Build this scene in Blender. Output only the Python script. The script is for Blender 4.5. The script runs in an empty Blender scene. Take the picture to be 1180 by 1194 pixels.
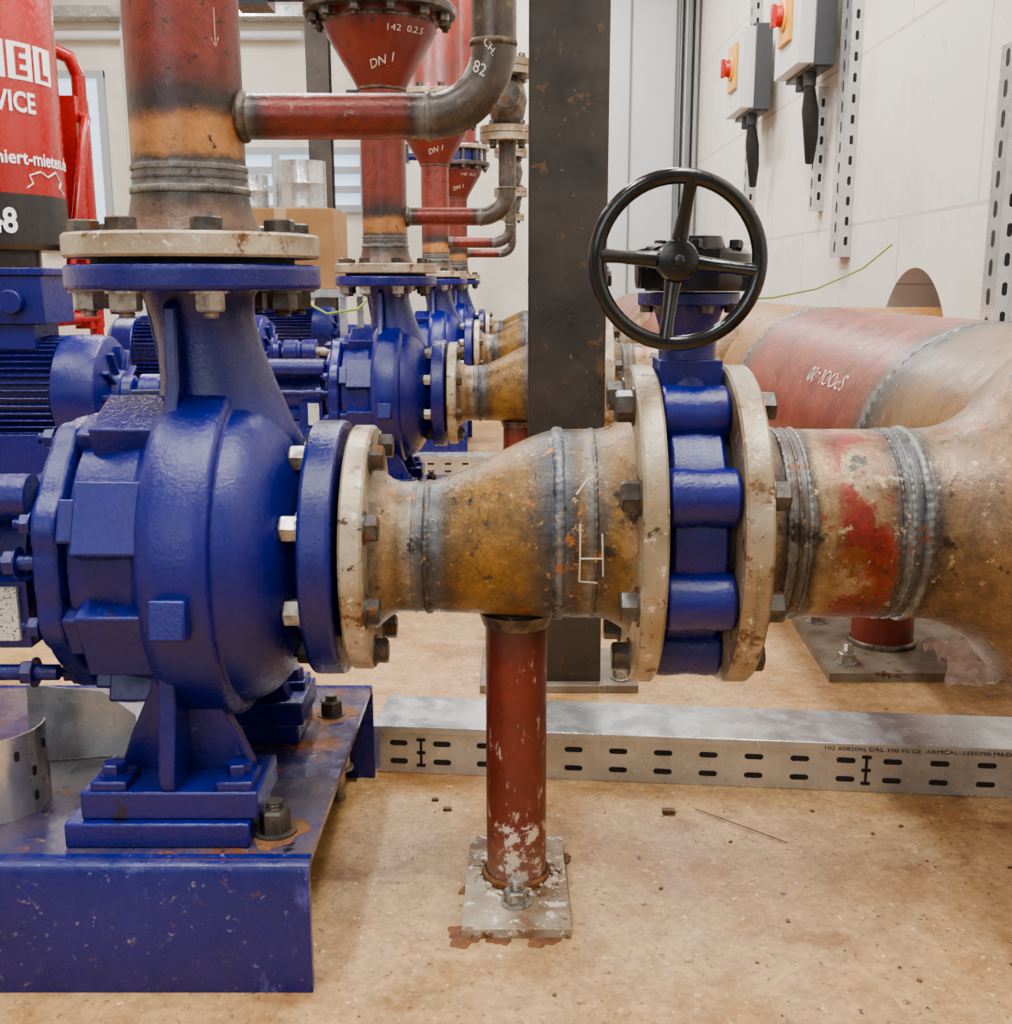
import bpy, bmesh, math, random
from mathutils import Vector as V, Matrix, noise as mnoise
random.seed(4)
scene = bpy.context.scene
pi = math.pi

# ------------------------------------------------------------------ materials
def lin(r, g, b, k=1.0):
    def f(c):
        c /= 255.0
        return (c/12.92 if c <= .04045 else ((c+.055)/1.055)**2.4)*k
    c = [f(r), f(g), f(b)]; L = sum(c)/3
    d = .84 if L < .45 else .98
    c = [max(0.0005, (L+(x-L)*1.20)*d) for x in c]
    return (c[0], c[1], c[2], 1)

def base_nodes(name):
    m = bpy.data.materials.new(name); m.use_nodes = True
    nt = m.node_tree; b = nt.nodes['Principled BSDF']
    tc = nt.nodes.new('ShaderNodeTexCoord')
    return m, nt, b, tc

def noise_n(nt, vec, scale, detail=4, rough=.6):
    n = nt.nodes.new('ShaderNodeTexNoise'); n.inputs['Scale'].default_value = scale
    n.inputs['Detail'].default_value = detail; n.inputs['Roughness'].default_value = rough
    nt.links.new(vec, n.inputs['Vector']); return n.outputs['Fac']

def map_n(nt, vec, sc, off=(0,0,0)):
    m = nt.nodes.new('ShaderNodeMapping'); m.inputs['Scale'].default_value = sc; m.inputs['Location'].default_value = off
    nt.links.new(vec, m.inputs['Vector']); return m.outputs[0]

def step_n(nt, fac, a, b, t0=0., t1=1.):
    r = nt.nodes.new('ShaderNodeMapRange'); r.inputs['From Min'].default_value = a
    r.inputs['From Max'].default_value = b; r.inputs['To Min'].default_value = t0; r.inputs['To Max'].default_value = t1
    nt.links.new(fac, r.inputs['Value']); return r.outputs['Result']

def mix_n(nt, fac, c1, c2, mode='MIX'):
    m = nt.nodes.new('ShaderNodeMix'); m.data_type = 'RGBA'; m.blend_type = mode
    if isinstance(fac, (int, float)): m.inputs[0].default_value = fac
    else: nt.links.new(fac, m.inputs[0])
    for s, c in ((6, c1), (7, c2)):
        if isinstance(c, tuple): m.inputs[s].default_value = c
        else: nt.links.new(c, m.inputs[s])
    return m.outputs[2]

def mul_noise(nt, col, fac, lo, hi):
    g = step_n(nt, fac, .38, .62, lo, hi)
    cc = nt.nodes.new('ShaderNodeCombineColor')
    for i in range(3): nt.links.new(g, cc.inputs[i])
    return mix_n(nt, 1.0, col, cc.outputs[0], 'MULTIPLY')

def finish_mat(nt, b, tc, col, rough, metal, bump, bscale, rvar=.12, dist=.002):
    if isinstance(col, tuple): b.inputs['Base Color'].default_value = col
    else: nt.links.new(col, b.inputs['Base Color'])
    b.inputs['Metallic'].default_value = metal
    n = noise_n(nt, tc.outputs['Object'], bscale*.4)
    nt.links.new(step_n(nt, n, .3, .7, max(.05, rough-rvar), min(1, rough+rvar)), b.inputs['Roughness'])
    if bump:
        n2 = noise_n(nt, tc.outputs['Object'], bscale, 6, .65)
        bp = nt.nodes.new('ShaderNodeBump'); bp.inputs['Strength'].default_value = bump
        bp.inputs['Distance'].default_value = dist
        nt.links.new(n2, bp.inputs['Height']); nt.links.new(bp.outputs['Normal'], b.inputs['Normal'])

def add_specks(nt, tc, col, specks):
    for i,sp in enumerate(specks):
        sc, ss, th = sp[:3]; ms = sp[3] if len(sp)>3 else (1,1,1)
        v = map_n(nt, tc.outputs['Object'], ms, (3.1*i+1, 1.7*i, 2.3*i))
        col = mix_n(nt, step_n(nt, noise_n(nt, v, ss, 8, .72), th, th+.05), col, sc)
    return col

def mk(name, c1, c2=None, scale=12, rough=.5, metal=0., bump=0., bscale=150, lo=.4, hi=.6, specks=(), mott=0, rvar=.12):
    m, nt, b, tc = base_nodes(name)
    col = c1
    if c2:
        col = mix_n(nt, step_n(nt, noise_n(nt, tc.outputs['Object'], scale, 6, .65), lo, hi), c1, c2)
    if mott: col = mul_noise(nt, col, noise_n(nt, tc.outputs['Object'], scale*4, 8, .7), 1-mott, 1+mott*.5)
    col = add_specks(nt, tc, col, specks)
    finish_mat(nt, b, tc, col, rough, metal, bump, bscale, rvar)
    return m

def mkband(name, axis, stops, wob=.02, wscale=14, rough=.45, metal=.3, bump=.3, bscale=150, mott=.5, mscale=30, specks=(), patches=()):
    m, nt, b, tc = base_nodes(name)
    sep = nt.nodes.new('ShaderNodeSeparateXYZ'); nt.links.new(tc.outputs['Object'], sep.inputs[0])
    n = noise_n(nt, tc.outputs['Object'], wscale, 7, .65)
    a = nt.nodes.new('ShaderNodeMath'); a.operation = 'MULTIPLY_ADD'
    nt.links.new(n, a.inputs[0]); a.inputs[1].default_value = wob*2; a.inputs[2].default_value = -wob
    s = nt.nodes.new('ShaderNodeMath'); s.operation = 'ADD'
    nt.links.new(a.outputs[0], s.inputs[0]); nt.links.new(sep.outputs[axis], s.inputs[1])
    lo, hi = stops[0][0], stops[-1][0]
    f = step_n(nt, s.outputs[0], lo, hi)
    r = nt.nodes.new('ShaderNodeValToRGB'); el = r.color_ramp.elements
    el[0].position = 0; el[0].color = stops[0][1]; el[1].position = 1; el[1].color = stops[-1][1]
    for p, c in stops[1:-1]:
        e = el.new((p-lo)/(hi-lo)); e.color = c
    nt.links.new(f, r.inputs[0]); col = r.outputs[0]
    for (p0,p1,pc,ps,th) in patches:
        w1 = step_n(nt, s.outputs[0], p0-.006, p0+.006); w2 = step_n(nt, s.outputs[0], p1+.006, p1-.006)
        mm = nt.nodes.new('ShaderNodeMath'); mm.operation='MULTIPLY'; nt.links.new(w1,mm.inputs[0]); nt.links.new(w2,mm.inputs[1])
        nn = step_n(nt, noise_n(nt, map_n(nt, tc.outputs['Object'], (1,1,1),(5,2,7)), ps, 7, .65), th, th+.05)
        m2 = nt.nodes.new('ShaderNodeMath'); m2.operation='MULTIPLY'; nt.links.new(mm.outputs[0],m2.inputs[0]); nt.links.new(nn,m2.inputs[1])
        col = mix_n(nt, m2.outputs[0], col, pc)
    col = mul_noise(nt, col, noise_n(nt, tc.outputs['Object'], mscale, 8, .72), 1-mott, 1+mott*.7)
    col = mul_noise(nt, col, noise_n(nt, tc.outputs['Object'], mscale*5, 5, .7), 1-mott*.55, 1+mott*.35)
    col = add_specks(nt, tc, col, specks)
    finish_mat(nt, b, tc, col, rough, metal, bump, bscale)
    return m

BLUE = mk('blue_cast_paint', lin(27,27,112), lin(20,20,92), 7, .24, 0, .45, 210, .3, .7, specks=((lin(75,78,125), 40, .66),(lin(30,26,50), 14, .64)), rvar=.08)
BLUEB = mk('blue_base_paint', lin(28,28,104), lin(22,22,84), 7, .30, 0, .2, 120, .3, .7, specks=((lin(120,112,130), 90, .61), (lin(100,66,52), 10, .62),(lin(70,70,130), 22, .60,(1,1,.35))))
BASETOP = mk('blue_stained_top', lin(46,45,92), lin(96,84,84), 5, .26, .1, .15, 90, .38, .62, specks=((lin(124,74,44), 7, .535), (lin(30,28,48), 24, .60), (lin(160,130,100), 60, .61)))
PALE = mk('weathered_flange_steel', lin(196,184,162), lin(150,130,104), 13, .36, .3, .6, 110, .36, .58, mott=.32, specks=((lin(104,68,42), 16, .565), (lin(222,214,198), 60, .59), (lin(70,54,42), 48, .60)))
BOLT = mk('bolt_steel', lin(96,92,86), lin(56,50,46), 40, .34, .45, .2, 200, specks=((lin(120,76,44), 50, .57),))
ZINC = mk('zinc_nut', lin(188,184,176), lin(128,120,110), 60, .30, .55, specks=((lin(110,80,50), 60, .60),))
BLACK = mk('black_gloss_paint', lin(14,14,15), lin(20,20,21), 20, .19, 0, .15, 90)
GASK = mk('gasket_black', lin(14,14,15), None, rough=.7)
REDP = mk('red_primer', lin(122,48,39), lin(96,39,33), 7, .42, .1, .2, 90, mott=.16, specks=((lin(56,38,34), 12, .60),(lin(160,110,95), 60, .65)))
DARKWELD = mk('weld_bead_steel', lin(124,112,98), lin(70,56,48), 40, .4, .5, .6, 200)
GALV = mk('galvanised_steel', lin(204,206,206), lin(184,187,188), 9, .27, .75, .03, 60)
SLOT = mk('slot_shadow', lin(20,19,18), None, rough=.9)
COLM = mk('mill_scale_steel', lin(74,67,60), lin(52,48,44), 5, .38, .3, .15, 60, mott=.2, specks=((lin(98,76,56), 22, .60),(lin(116,110,102),60,.64)))
WHITE = mk('chalk_white', lin(215,210,198), None, rough=.8)
MARK = mk('marker_faded', lin(220,205,195), lin(170,110,98), 60, .8, lo=.50, hi=.58)
LABEL = mk('label_white', lin(215,215,210), lin(30,30,30), 400, .5, 0, 0, 100, .56, .58)

OLV = lin(138,104,58); OLD = lin(104,82,54); GRY = lin(114,111,106); DRK = lin(56,52,50); TAN = lin(158,132,100)
SPK=((lin(178,150,102), 95, .59), (lin(176,114,42), 40, .60), (lin(44,37,32), 24, .575))
SPOOLM = mkband('rusted_spool_steel', 0, [(-.17,GRY),(-.150,TAN),(-.135,OLD),(-.122,lin(130,122,110)),(-.112,lin(88,90,94)),(-.103,lin(66,64,64)),(-.092,lin(92,94,98)),(-.080,lin(84,68,48)),(-.065,lin(120,90,52)),(-.03,OLV),(.006,lin(126,96,58)),(.026,lin(86,76,64)),(.039,lin(58,62,70)),(.048,lin(110,114,118)),(.058,lin(72,74,80)),(.066,lin(68,56,48)),(.074,OLD),(.082,lin(120,116,110)),(.090,lin(76,68,60)),(.100,lin(104,88,66)),(.112,OLV),(.131,TAN)],
    .008, 26, .33, .3, .7, 120, .40, 26, specks=SPK)
BRANCHM = mkband('rusted_branch_steel', 0, [(.267,TAN),(.285,lin(126,108,86)),(.295,DRK),(.303,lin(120,118,114)),(.312,lin(76,60,48)),(.321,lin(112,112,110)),(.330,lin(68,56,46)),(.338,TAN),(.352,lin(136,108,76)),(.368,lin(164,142,112)),(.400,lin(128,100,74)),(.410,lin(108,84,62)),(.424,lin(62,60,62)),(.434,lin(118,118,118)),(.444,lin(62,62,66)),(.453,lin(128,128,126)),(.463,lin(72,64,60)),(.474,lin(120,98,74)),(.50,lin(122,98,74)),(.55,lin(134,104,72))],
    .014, 16, .33, .3, .6, 110, .38, 24, specks=((lin(180,160,130), 60, .60), (lin(116,68,38), 14, .58),(lin(44,36,32),30,.59)), patches=((.354,.418,lin(128,50,42),8,.43),))
HEADM = mkband('header_pipe_steel', 1, [(.0,lin(138,106,70)),(1.5,lin(136,104,68)),(1.70,lin(120,98,74)),(1.76,lin(66,64,62)),(1.785,lin(124,124,122)),(1.81,lin(72,62,56)),(1.86,lin(144,78,66)),(2.68,lin(150,82,70)),(2.76,lin(100,88,76)),(2.81,lin(112,108,102)),(2.86,lin(158,116,72)),(3.6,lin(172,126,80)),(3.74,GRY),(3.8,lin(138,68,56)),(5.0,lin(142,72,58)),(7.4,lin(140,104,68))],
    .03, 6, .36, .15, .45, 70, .30, 9, specks=((lin(190,152,108), 40, .62), (lin(114,74,42), 6, .58), (lin(184,136,118), 90, .62)))
RISERM = mkband('riser_pipe_heat_marks', 2, [(.80,lin(78,56,46)),(.815,lin(108,82,64)),(.835,lin(84,66,56)),(.846,DRK),(.853,lin(128,122,114)),(.860,lin(76,72,72)),(.868,lin(100,96,94)),(.874,lin(116,112,108)),(.882,lin(62,52,48)),(.890,lin(168,118,76)),(.918,lin(178,124,80)),(.928,lin(96,66,52)),(.936,lin(46,40,40)),(.950,lin(54,42,42)),(.968,lin(94,47,41)),(1.0,lin(120,54,46)),(1.3,lin(120,54,46))],
    .020, 13, .36, .1, .5, 110, .28, 22, specks=((lin(46,38,36), 75, .58),))
BYPM = mkband('bypass_pipe_heat_marks', 0, [(-.31,DRK),(-.297,lin(118,114,108)),(-.285,lin(58,48,46)),(-.268,lin(120,52,44)),(-.13,lin(116,50,42)),(-.112,lin(62,46,44)),(-.10,lin(120,116,110)),(-.085,lin(70,62,58)),(-.05,lin(88,80,72)),(.01,lin(80,72,66))],
    .010, 26, .33, .3, .35, 140, .3, 30, specks=((lin(130,114,96), 60, .61),))
STANDM = mkband('stand_pipe_primer', 2, [(.0,lin(80,52,40)),(.02,lin(110,50,42)),(.30,lin(118,50,41)),(.34,lin(86,46,40)),(.36,lin(52,38,34))],
    .01, 20, .42, .1, .25, 120, .22, 18, specks=((lin(196,174,160), 70, .59,(1,1,.35)),(lin(66,38,34), 20, .61)))
STANDB = mkband('stand_pipe_splashed', 2, [(.0,lin(84,54,40)),(.02,lin(150,108,90)),(.09,lin(112,50,42))], .02, 25, .5, 0, .2, 120, .3, 30, specks=((lin(212,198,182), 45, .53),))
PLATEM = mk('splashed_plate', lin(186,172,150), lin(126,100,76), 16, .5, .1, .6, 120, .42, .60, mott=.25, specks=((lin(96,58,38), 13, .55), (lin(230,222,208), 45, .55)))
GREYPL = mk('grey_base_plate', lin(146,137,122), lin(106,92,76), 12, .5, .2, .3, 90, .4, .6, mott=.2, specks=((lin(90,52,38), 18, .58),))

# ------------------------------------------------------------------ mesh builder
AX = {'X': (V((1,0,0)), V((0,1,0)), V((0,0,1))), 'Y': (V((0,1,0)), V((1,0,0)), V((0,0,1))), 'Z': (V((0,0,1)), V((1,0,0)), V((0,1,0)))}
class MB:
    def __init__(s): s.v=[]; s.f=[]; s.m=[]; s.mats=[]
    def mi(s, mat):
        if mat not in s.mats: s.mats.append(mat)
        return s.mats.index(mat)
    def sweep(s, pts, radii, mat, segs=32, frame=None, cap=True, rfun=None):
        pts=[V(p) for p in pts]; k=s.mi(mat); n=len(pts); rings=[]
        if frame is None:
            t=(pts[1]-pts[0]).normalized()
            u=t.orthogonal().normalized(); w=t.cross(u)
        for i,p in enumerate(pts):
            if frame is None:
                if i==0: t2=(pts[1]-pts[0]).normalized()
                elif i==n-1: t2=(pts[-1]-pts[-2]).normalized()
                else: t2=((pts[i+1]-p).normalized()+(p-pts[i-1]).normalized()).normalized()
                q=t.rotation_difference(t2); u=q@u; w=q@w; t=t2
                U,W=u,w
            else: U,W=frame
            r=radii[i] if isinstance(radii,(list,tuple)) else radii
            ru,rv=(r if isinstance(r,(list,tuple)) else (r,r))
            ring=[]
            for j in range(segs):
                a=2*pi*j/segs; q=rfun(a,i) if rfun else 1
                ring.append(len(s.v)); s.v.append(p+U*(ru*q*math.cos(a))+W*(rv*q*math.sin(a)))
            rings.append(ring)
        for i in range(n-1):
            for j in range(segs):
                s.f.append((rings[i][j],rings[i][(j+1)%segs],rings[i+1][(j+1)%segs],rings[i+1][j])); s.m.append(k)
        if cap:
            s.f.append(tuple(reversed(rings[0]))); s.m.append(k); s.f.append(tuple(rings[-1])); s.m.append(k)
    def lathe(s, axis, c, prof, mat, segs=48, cap=True, rfun=None):
        a,u,w=AX[axis]; c=V(c)
        s.sweep([c+a*t for t,_ in prof],[r for _,r in prof],mat,segs,(u,w),cap,rfun)
    def cyl(s, p0, p1, r, mat, segs=24):
        s.sweep([p0,p1],[r,r],mat,segs)
    def box(s, x0,x1,y0,y1,z0,z1, mat, M=None):
        k=s.mi(mat); b=len(s.v)
        for z in (z0,z1):
            for (x,y) in ((x0,y0),(x1,y0),(x1,y1),(x0,y1)):
                p=V((x,y,z)); s.v.append(M@p if M else p)
        for q in ((3,2,1,0),(4,5,6,7),(0,1,5,4),(1,2,6,5),(2,3,7,6),(3,0,4,7)):
            s.f.append(tuple(b+i for i in q)); s.m.append(k)
    def prism(s, poly, axis, a, b, mat, M=None):
        k=s.mi(mat); base=len(s.v); n=len(poly)
        for t in (a,b):
            for (p,q) in poly:
                c={'X':(t,p,q),'Y':(p,t,q),'Z':(p,q,t)}[axis]; c=V(c); s.v.append(M@c if M else c)
        s.f.append(tuple(base+i for i in reversed(range(n)))); s.m.append(k)
        s.f.append(tuple(base+n+i for i in range(n))); s.m.append(k)
        for i in range(n):
            j=(i+1)%n; s.f.append((base+i,base+j,base+n+j,base+n+i)); s.m.append(k)
    def hexb(s, c, d, r, h, mat=None, stud=0, washer=True, rot=0):
        mat=mat or BOLT; c=V(c); d=V(d).normalized()
        u=d.orthogonal().normalized(); w=d.cross(u)
        u2=u*math.cos(rot)+w*math.sin(rot); w2=d.cross(u2)
        o=0
        if washer: s.sweep([c,c+d*h*.14],r*1.22,mat,20,(u2,w2)); o=h*.14
        s.sweep([c+d*o,c+d*(o+h*.88),c+d*(o+h)],[r,r,r*.86],mat,6,(u2,w2))
        if stud:
            n=max(2,int(stud/.0016)); pp=[];rr=[]
            for i in range(n+1): pp.append(c+d*(h*.95+(stud+h*.05)*i/n)); rr.append(r*(.54 if i%2 else .47))
            s.sweep(pp,rr,mat,14,(u2,w2))
    def weld(s, axis, c, r, wdt=.006, h=.003, mat=None, n=288):
        s.lathe(axis,c,[(-wdt,r*.99),(-wdt*.6,r+h*.8),(0,r+h),(wdt*.6,r+h*.8),(wdt,r*.99)],mat or DARKWELD,n,False,lambda a,i:1+.0045*math.sin(a*70+i*.8)+.003*math.sin(a*7)+.003*math.sin(a*17+2))
    def slot(s, c, U, W, N, L, H, mat=None):
        c=V(c);U=V(U);W=V(W);N=V(N);k=s.mi(mat or SLOT);idx=[]
        for side in (0,1):
            for j in range(7):
                a=-pi/2+pi*j/6+side*pi
                cx=(L/2-H/2)*(1 if side==0 else -1)
                idx.append(len(s.v)); s.v.append(c+U*(cx+H/2*math.cos(a))+W*(H/2*math.sin(a))+N*.0006)
        s.f.append(tuple(idx)); s.m.append(k)
    def mesh(s, name, angle=35):
        me=bpy.data.meshes.new(name); me.from_pydata([tuple(v) for v in s.v],[],s.f)
        for m in s.mats: me.materials.append(m)
        me.polygons.foreach_set('material_index',s.m)
        bm=bmesh.new(); bm.from_mesh(me); bmesh.ops.recalc_face_normals(bm,faces=bm.faces); bm.to_mesh(me); bm.free()
        me.polygons.foreach_set('use_smooth',[True]*len(me.polygons))
        me.set_sharp_from_angle(angle=math.radians(angle)); me.update()
        return me

def link(o, parent=None):
    scene.collection.objects.link(o)
    if parent: o.parent=parent
    return o
def put(name, me, parent=None, loc=(0,0,0), rot=(0,0,0), bevel=0, seg=2):
    o=bpy.data.objects.new(name,me); o.location=loc; o.rotation_euler=rot; link(o,parent)
    if bevel:
        b=o.modifiers.new('bevel','BEVEL'); b.width=bevel; b.segments=seg; b.limit_method='ANGLE'
        b.angle_limit=math.radians(40); b.use_clamp_overlap=False
    return o
def group(name, parts, loc=(0,0,0), rot=(0,0,0)):
    e=bpy.data.objects.new(name,None); e.empty_display_size=.1; e.location=loc; e.rotation_euler=rot; link(e)
    for p in parts: put(p[0],p[1],e,bevel=p[2] if len(p)>2 else 0)
    return e
def text_mesh(txt, size, fn, mat, align='LEFT', off=0):
    cu=bpy.data.curves.new('txt','FONT'); cu.body=txt; cu.size=size; cu.align_x=align; cu.resolution_u=3; cu.offset=off
    o=bpy.data.objects.new('txt',cu); scene.collection.objects.link(o)
    dg=bpy.context.evaluated_depsgraph_get(); me=bpy.data.meshes.new_from_object(o.evaluated_get(dg))
    bpy.data.objects.remove(o)
    for v in me.vertices: v.co=V(fn(v.co.x,v.co.y))
    me.materials.clear(); me.materials.append(mat); me.update()
    return me
def scribble(strokes, fn, mat, w=.0012):
    m=MB()
    for st in strokes:
        pts=[]
        for (a,b) in zip(st[:-1],st[1:]):
            for t in range(4): pts.append((a[0]+(b[0]-a[0])*t/4,a[1]+(b[1]-a[1])*t/4))
        pts.append(st[-1]); m.sweep([fn(*p) for p in pts],w,mat,6)
    return m.mesh('marker_strokes')

ROWS=[1.30,3.20,5.20,7.15]
AZ=.441; VZ=.4697; DX=-.366
BT=.151

# ------------------------------------------------------------------ centrifugal pump
def build_pump():
    c=MB(); ax=(0,0,AZ)
    c.lathe('X',ax,[(-.484,.10),(-.480,.150),(-.462,.156),(-.405,.166),(-.398,.180),(-.390,.193),(-.374,.199),(-.335,.199),(-.322,.197),(-.317,.192),(-.3165,.184),(-.304,.181),(-.288,.172),(-.274,.158),(-.262,.140),(-.252,.120),(-.245,.104),(-.235,.094)],BLUE,96,True)
    c.lathe('X',ax,[(-.236,.06),(-.236,.148),(-.233,.151),(-.202,.151),(-.199,.148),(-.199,.05)],BLUE,96)
    def lobes(a,i): return 1+.055*max(0,math.cos(8*(a-pi/8)))
    c.lathe('X',ax,[(-.515,.05),(-.515,.150),(-.511,.156),(-.488,.156),(-.484,.150),(-.484,.08)],BLUE,128,True,lobes)
    c.lathe('X',ax,[(-.535,.05),(-.53,.118),(-.513,.125)],BLUE,64)
    for k in range(8):
        a=pi/8+k*pi/4
        R=Matrix.Translation(V(ax))@Matrix.Rotation(a,4,'X')
        c.box(-.462,-.380,-.040,.040,.12,.184,BLUE,R)
        c.box(-.484,-.455,-.024,.024,.12,.168,BLUE,R)
    R=Matrix.Translation(V(ax))@Matrix.Rotation(math.radians(-12),4,'X')
    c.box(-.374,-.336,-.207,-.18,-.092,-.050,BLUE,R)
    zs=[(.49,-.338,.105,.10),(.56,-.338,.088,.085),(.60,-.340,.075,.072),(.64,-.346,.065,.064),(.68,-.353,.058,.060),(.71,-.359,.057,.060),(.735,-.363,.062,.066),(.745,-.366,.072,.072)]
    c.sweep([(x,0,z) for z,x,_,_ in zs],[(a,b) for _,_,a,b in zs],BLUE,56,(V((1,0,0)),V((0,1,0))))
    c.lathe('Z',(DX,0,0),[(.742,.05),(.742,.138),(.745,.141),(.767,.141),(.770,.138),(.770,.05)],BLUE,96)
    c.prism([(-.055,.735),(-.078,.725),(-.082,.64),(-.115,.585),(-.10,.54),(-.04,.56)],'X',-.383,-.368,BLUE)
    c.prism([(-.425,.742),(-.40,.742),(-.375,.62),(-.392,.585),(-.405,.62)],'Y',-.012,.012,BLUE)
    for sg in (-1,1):
        def yy(a,b): return (min(a*sg,b*sg),max(a*sg,b*sg))
        y0,y1=yy(.085,.192); c.box(-.488,-.288,y0,y1,BT,BT+.028,BLUE)
        y0,y1=yy(.080,.182); c.box(-.472,-.280,y0,y1,BT+.028,BT+.060,BLUE)
        for x0 in (-.462,-.326):
            y0,y1=yy(.130,.178); c.box(x0,x0+.040,y0,y1,BT+.058,BT+.070,BLUE)
        y0,y1=yy(.095,.118)
        c.prism([(-.450,BT+.058),(-.298,BT+.058),(-.315,BT+.10),(-.345,BT+.155),(-.352,.34),(-.402,.34),(-.410,BT+.155),(-.435,BT+.10)],'Y',y0,y1,BLUE)
        c.prism([(sg*.178,BT+.058),(sg*.184,BT+.075),(sg*.165,BT+.15),(sg*.160,.36),(sg*.10,.36),(sg*.06,BT+.058)],'X',-.386,-.368,BLUE)
    c.lathe('X',ax,[(-.80,.03),(-.80,.075),(-.77,.08),(-.74,.068),(-.62,.066),(-.59,.078),(-.56,.09),(-.545,.095)],BLUE,48)
    for k in range(4):
        a=pi/4+k*pi/2; R=Matrix.Translation(V(ax))@Matrix.Rotation(a,4,'X')
        c.box(-.78,-.535,-.008,.008,.05,.098,BLUE,R)
    c.prism([(-.10,BT),(.10,BT),(.05,.38),(-.05,.38)],'X',-.74,-.70,BLUE)
    b=MB()
    for k in range(8):
        a=pi/8+k*pi/4; cy,sy=math.cos(a),math.sin(a)
        p=V((0,cy*.124,AZ+sy*.124))
        b.hexb(p+V((-.236,0,0)),(-1,0,0),.0155,.018,stud=.016,mat=BOLT if k%4==1 else ZINC,rot=k)
        q=V((0,cy*.149,AZ+sy*.149))
        b.hexb(q+V((-.515,0,0)),(-1,0,0),.0115,.012,mat=BLUE,washer=True,stud=.008)
        b.cyl(q+V((-.484,0,0)),q+V((-.450,0,0)),.008,BLUE,12)
        p=V((DX+cy*.116,sy*.116,0))
        b.hexb(p+V((0,0,.742)),(0,0,-1),.0170,.019,stud=.009,mat=ZINC if k in(4,5,6) else BOLT,rot=k*.7)
        b.hexb(p+V((0,0,.803)),(0,0,1),.0170,.013,rot=k*.4,mat=BOLT)
    for sg in (-1,1):
        for x in (-.442,-.306): b.hexb((x,sg*.154,BT+.070),(0,0,1),.014,.012,mat=BLUE,rot=x*9)
    b.sweep([(-.80,0,AZ),(-.93,0,AZ)],.020,ZINC,24)
    b.box(-.575,-.545,-.128,-.122,.365,.425,LABEL)
    b.box(-.60,-.536,-.122,-.05,.355,.43,BLUE)
    for (y,z) in ((-.118,.325),(-.135,.455)):
        b.cyl((-.70,y,z),(-.51,y,z),.009,BLUE,14); b.hexb((-.535,y,z),(-1,0,0),.014,.014,mat=BLUE)
    b.cyl((-.70,-.10,.52),(-.53,-.10,.52),.026,BLUE,24)
    return [('casing',c.mesh('pump_casing',38),.0028),('bolts',b.mesh('pump_bolts',30))]
pump=build_pump()
for Y in ROWS: group('centrifugal_pump',pump,(0,Y,0))

# base frames
def build_base():
    m=MB(); x0,x1=-1.95,-.22; y0,y1=-.226,.318
    m.box(x0,x1,y0+.01,y1-.01,BT-.010,BT,BASETOP)
    prof=[(y0,0.0),(y0,BT-.012),(y0+.004,BT-.004),(y0+.012,BT+.0005),(y0+.022,BT+.0005),(y0+.022,BT-.010),(y0+.010,BT-.012),(y0+.010,0)]
    m.prism(prof,'X',x0,x1+.001,BLUEB)
    prof=[(y1-.01,0),(y1-.01,BT-.012),(y1-.022,BT-.010),(y1-.022,BT+.0005),(y1-.012,BT+.0005),(y1-.004,BT-.004),(y1,BT-.012),(y1,0.0)]
    m.prism(prof,'X',x0,x1+.001,BLUEB)
    m.box(x0,x0+.01,y0,y1,0,BT-.01,BLUEB)
    m.prism([(-.30,.02),(-.24,.02),(-.225,BT-.01),(-.34,BT-.01)],'Y',y1-.03,y1-.011,BLUEB)
    b=MB()
    b.hexb((-.268,-.155,BT),(0,0,1),.0175,.026,mat=BOLT,stud=.012,rot=.3)
    b.sweep([(-.268,-.155,BT),(-.268,-.155,BT+.004)],.024,BOLT,24)
    b.hexb((-.262,.19,BT),(0,0,1),.0165,.020,mat=BOLT,stud=.01)
    b.cyl((-.262,.235,0),(-.262,.235,BT-.01),.010,ZINC,14)
    b.hexb((-.262,.235,.05),(0,0,1),.018,.02,mat=ZINC)
    for (x,y) in ((-.268,-.155),(-.262,.19)):
        b.sweep([(x,y,BT+.0002),(x,y,BT+.0012)],[.034,.030],RUST,28,(V((1,0,0)),V((0,1,0))),True,lambda a,i:1+.18*math.sin(3*a)+.1*math.sin(7*a+1))
    return [('frame',m.mesh('base_frame',30)),('anchor_bolts',b.mesh('base_bolts',30))]
RUST=mk('rust_crust',lin(104,66,42),lin(128,86,54),30,.8,0,.5,150,mott=.3)
base=build_base()
for Y in ROWS: group('pump_base_frame',base,(0,Y,0))

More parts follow.
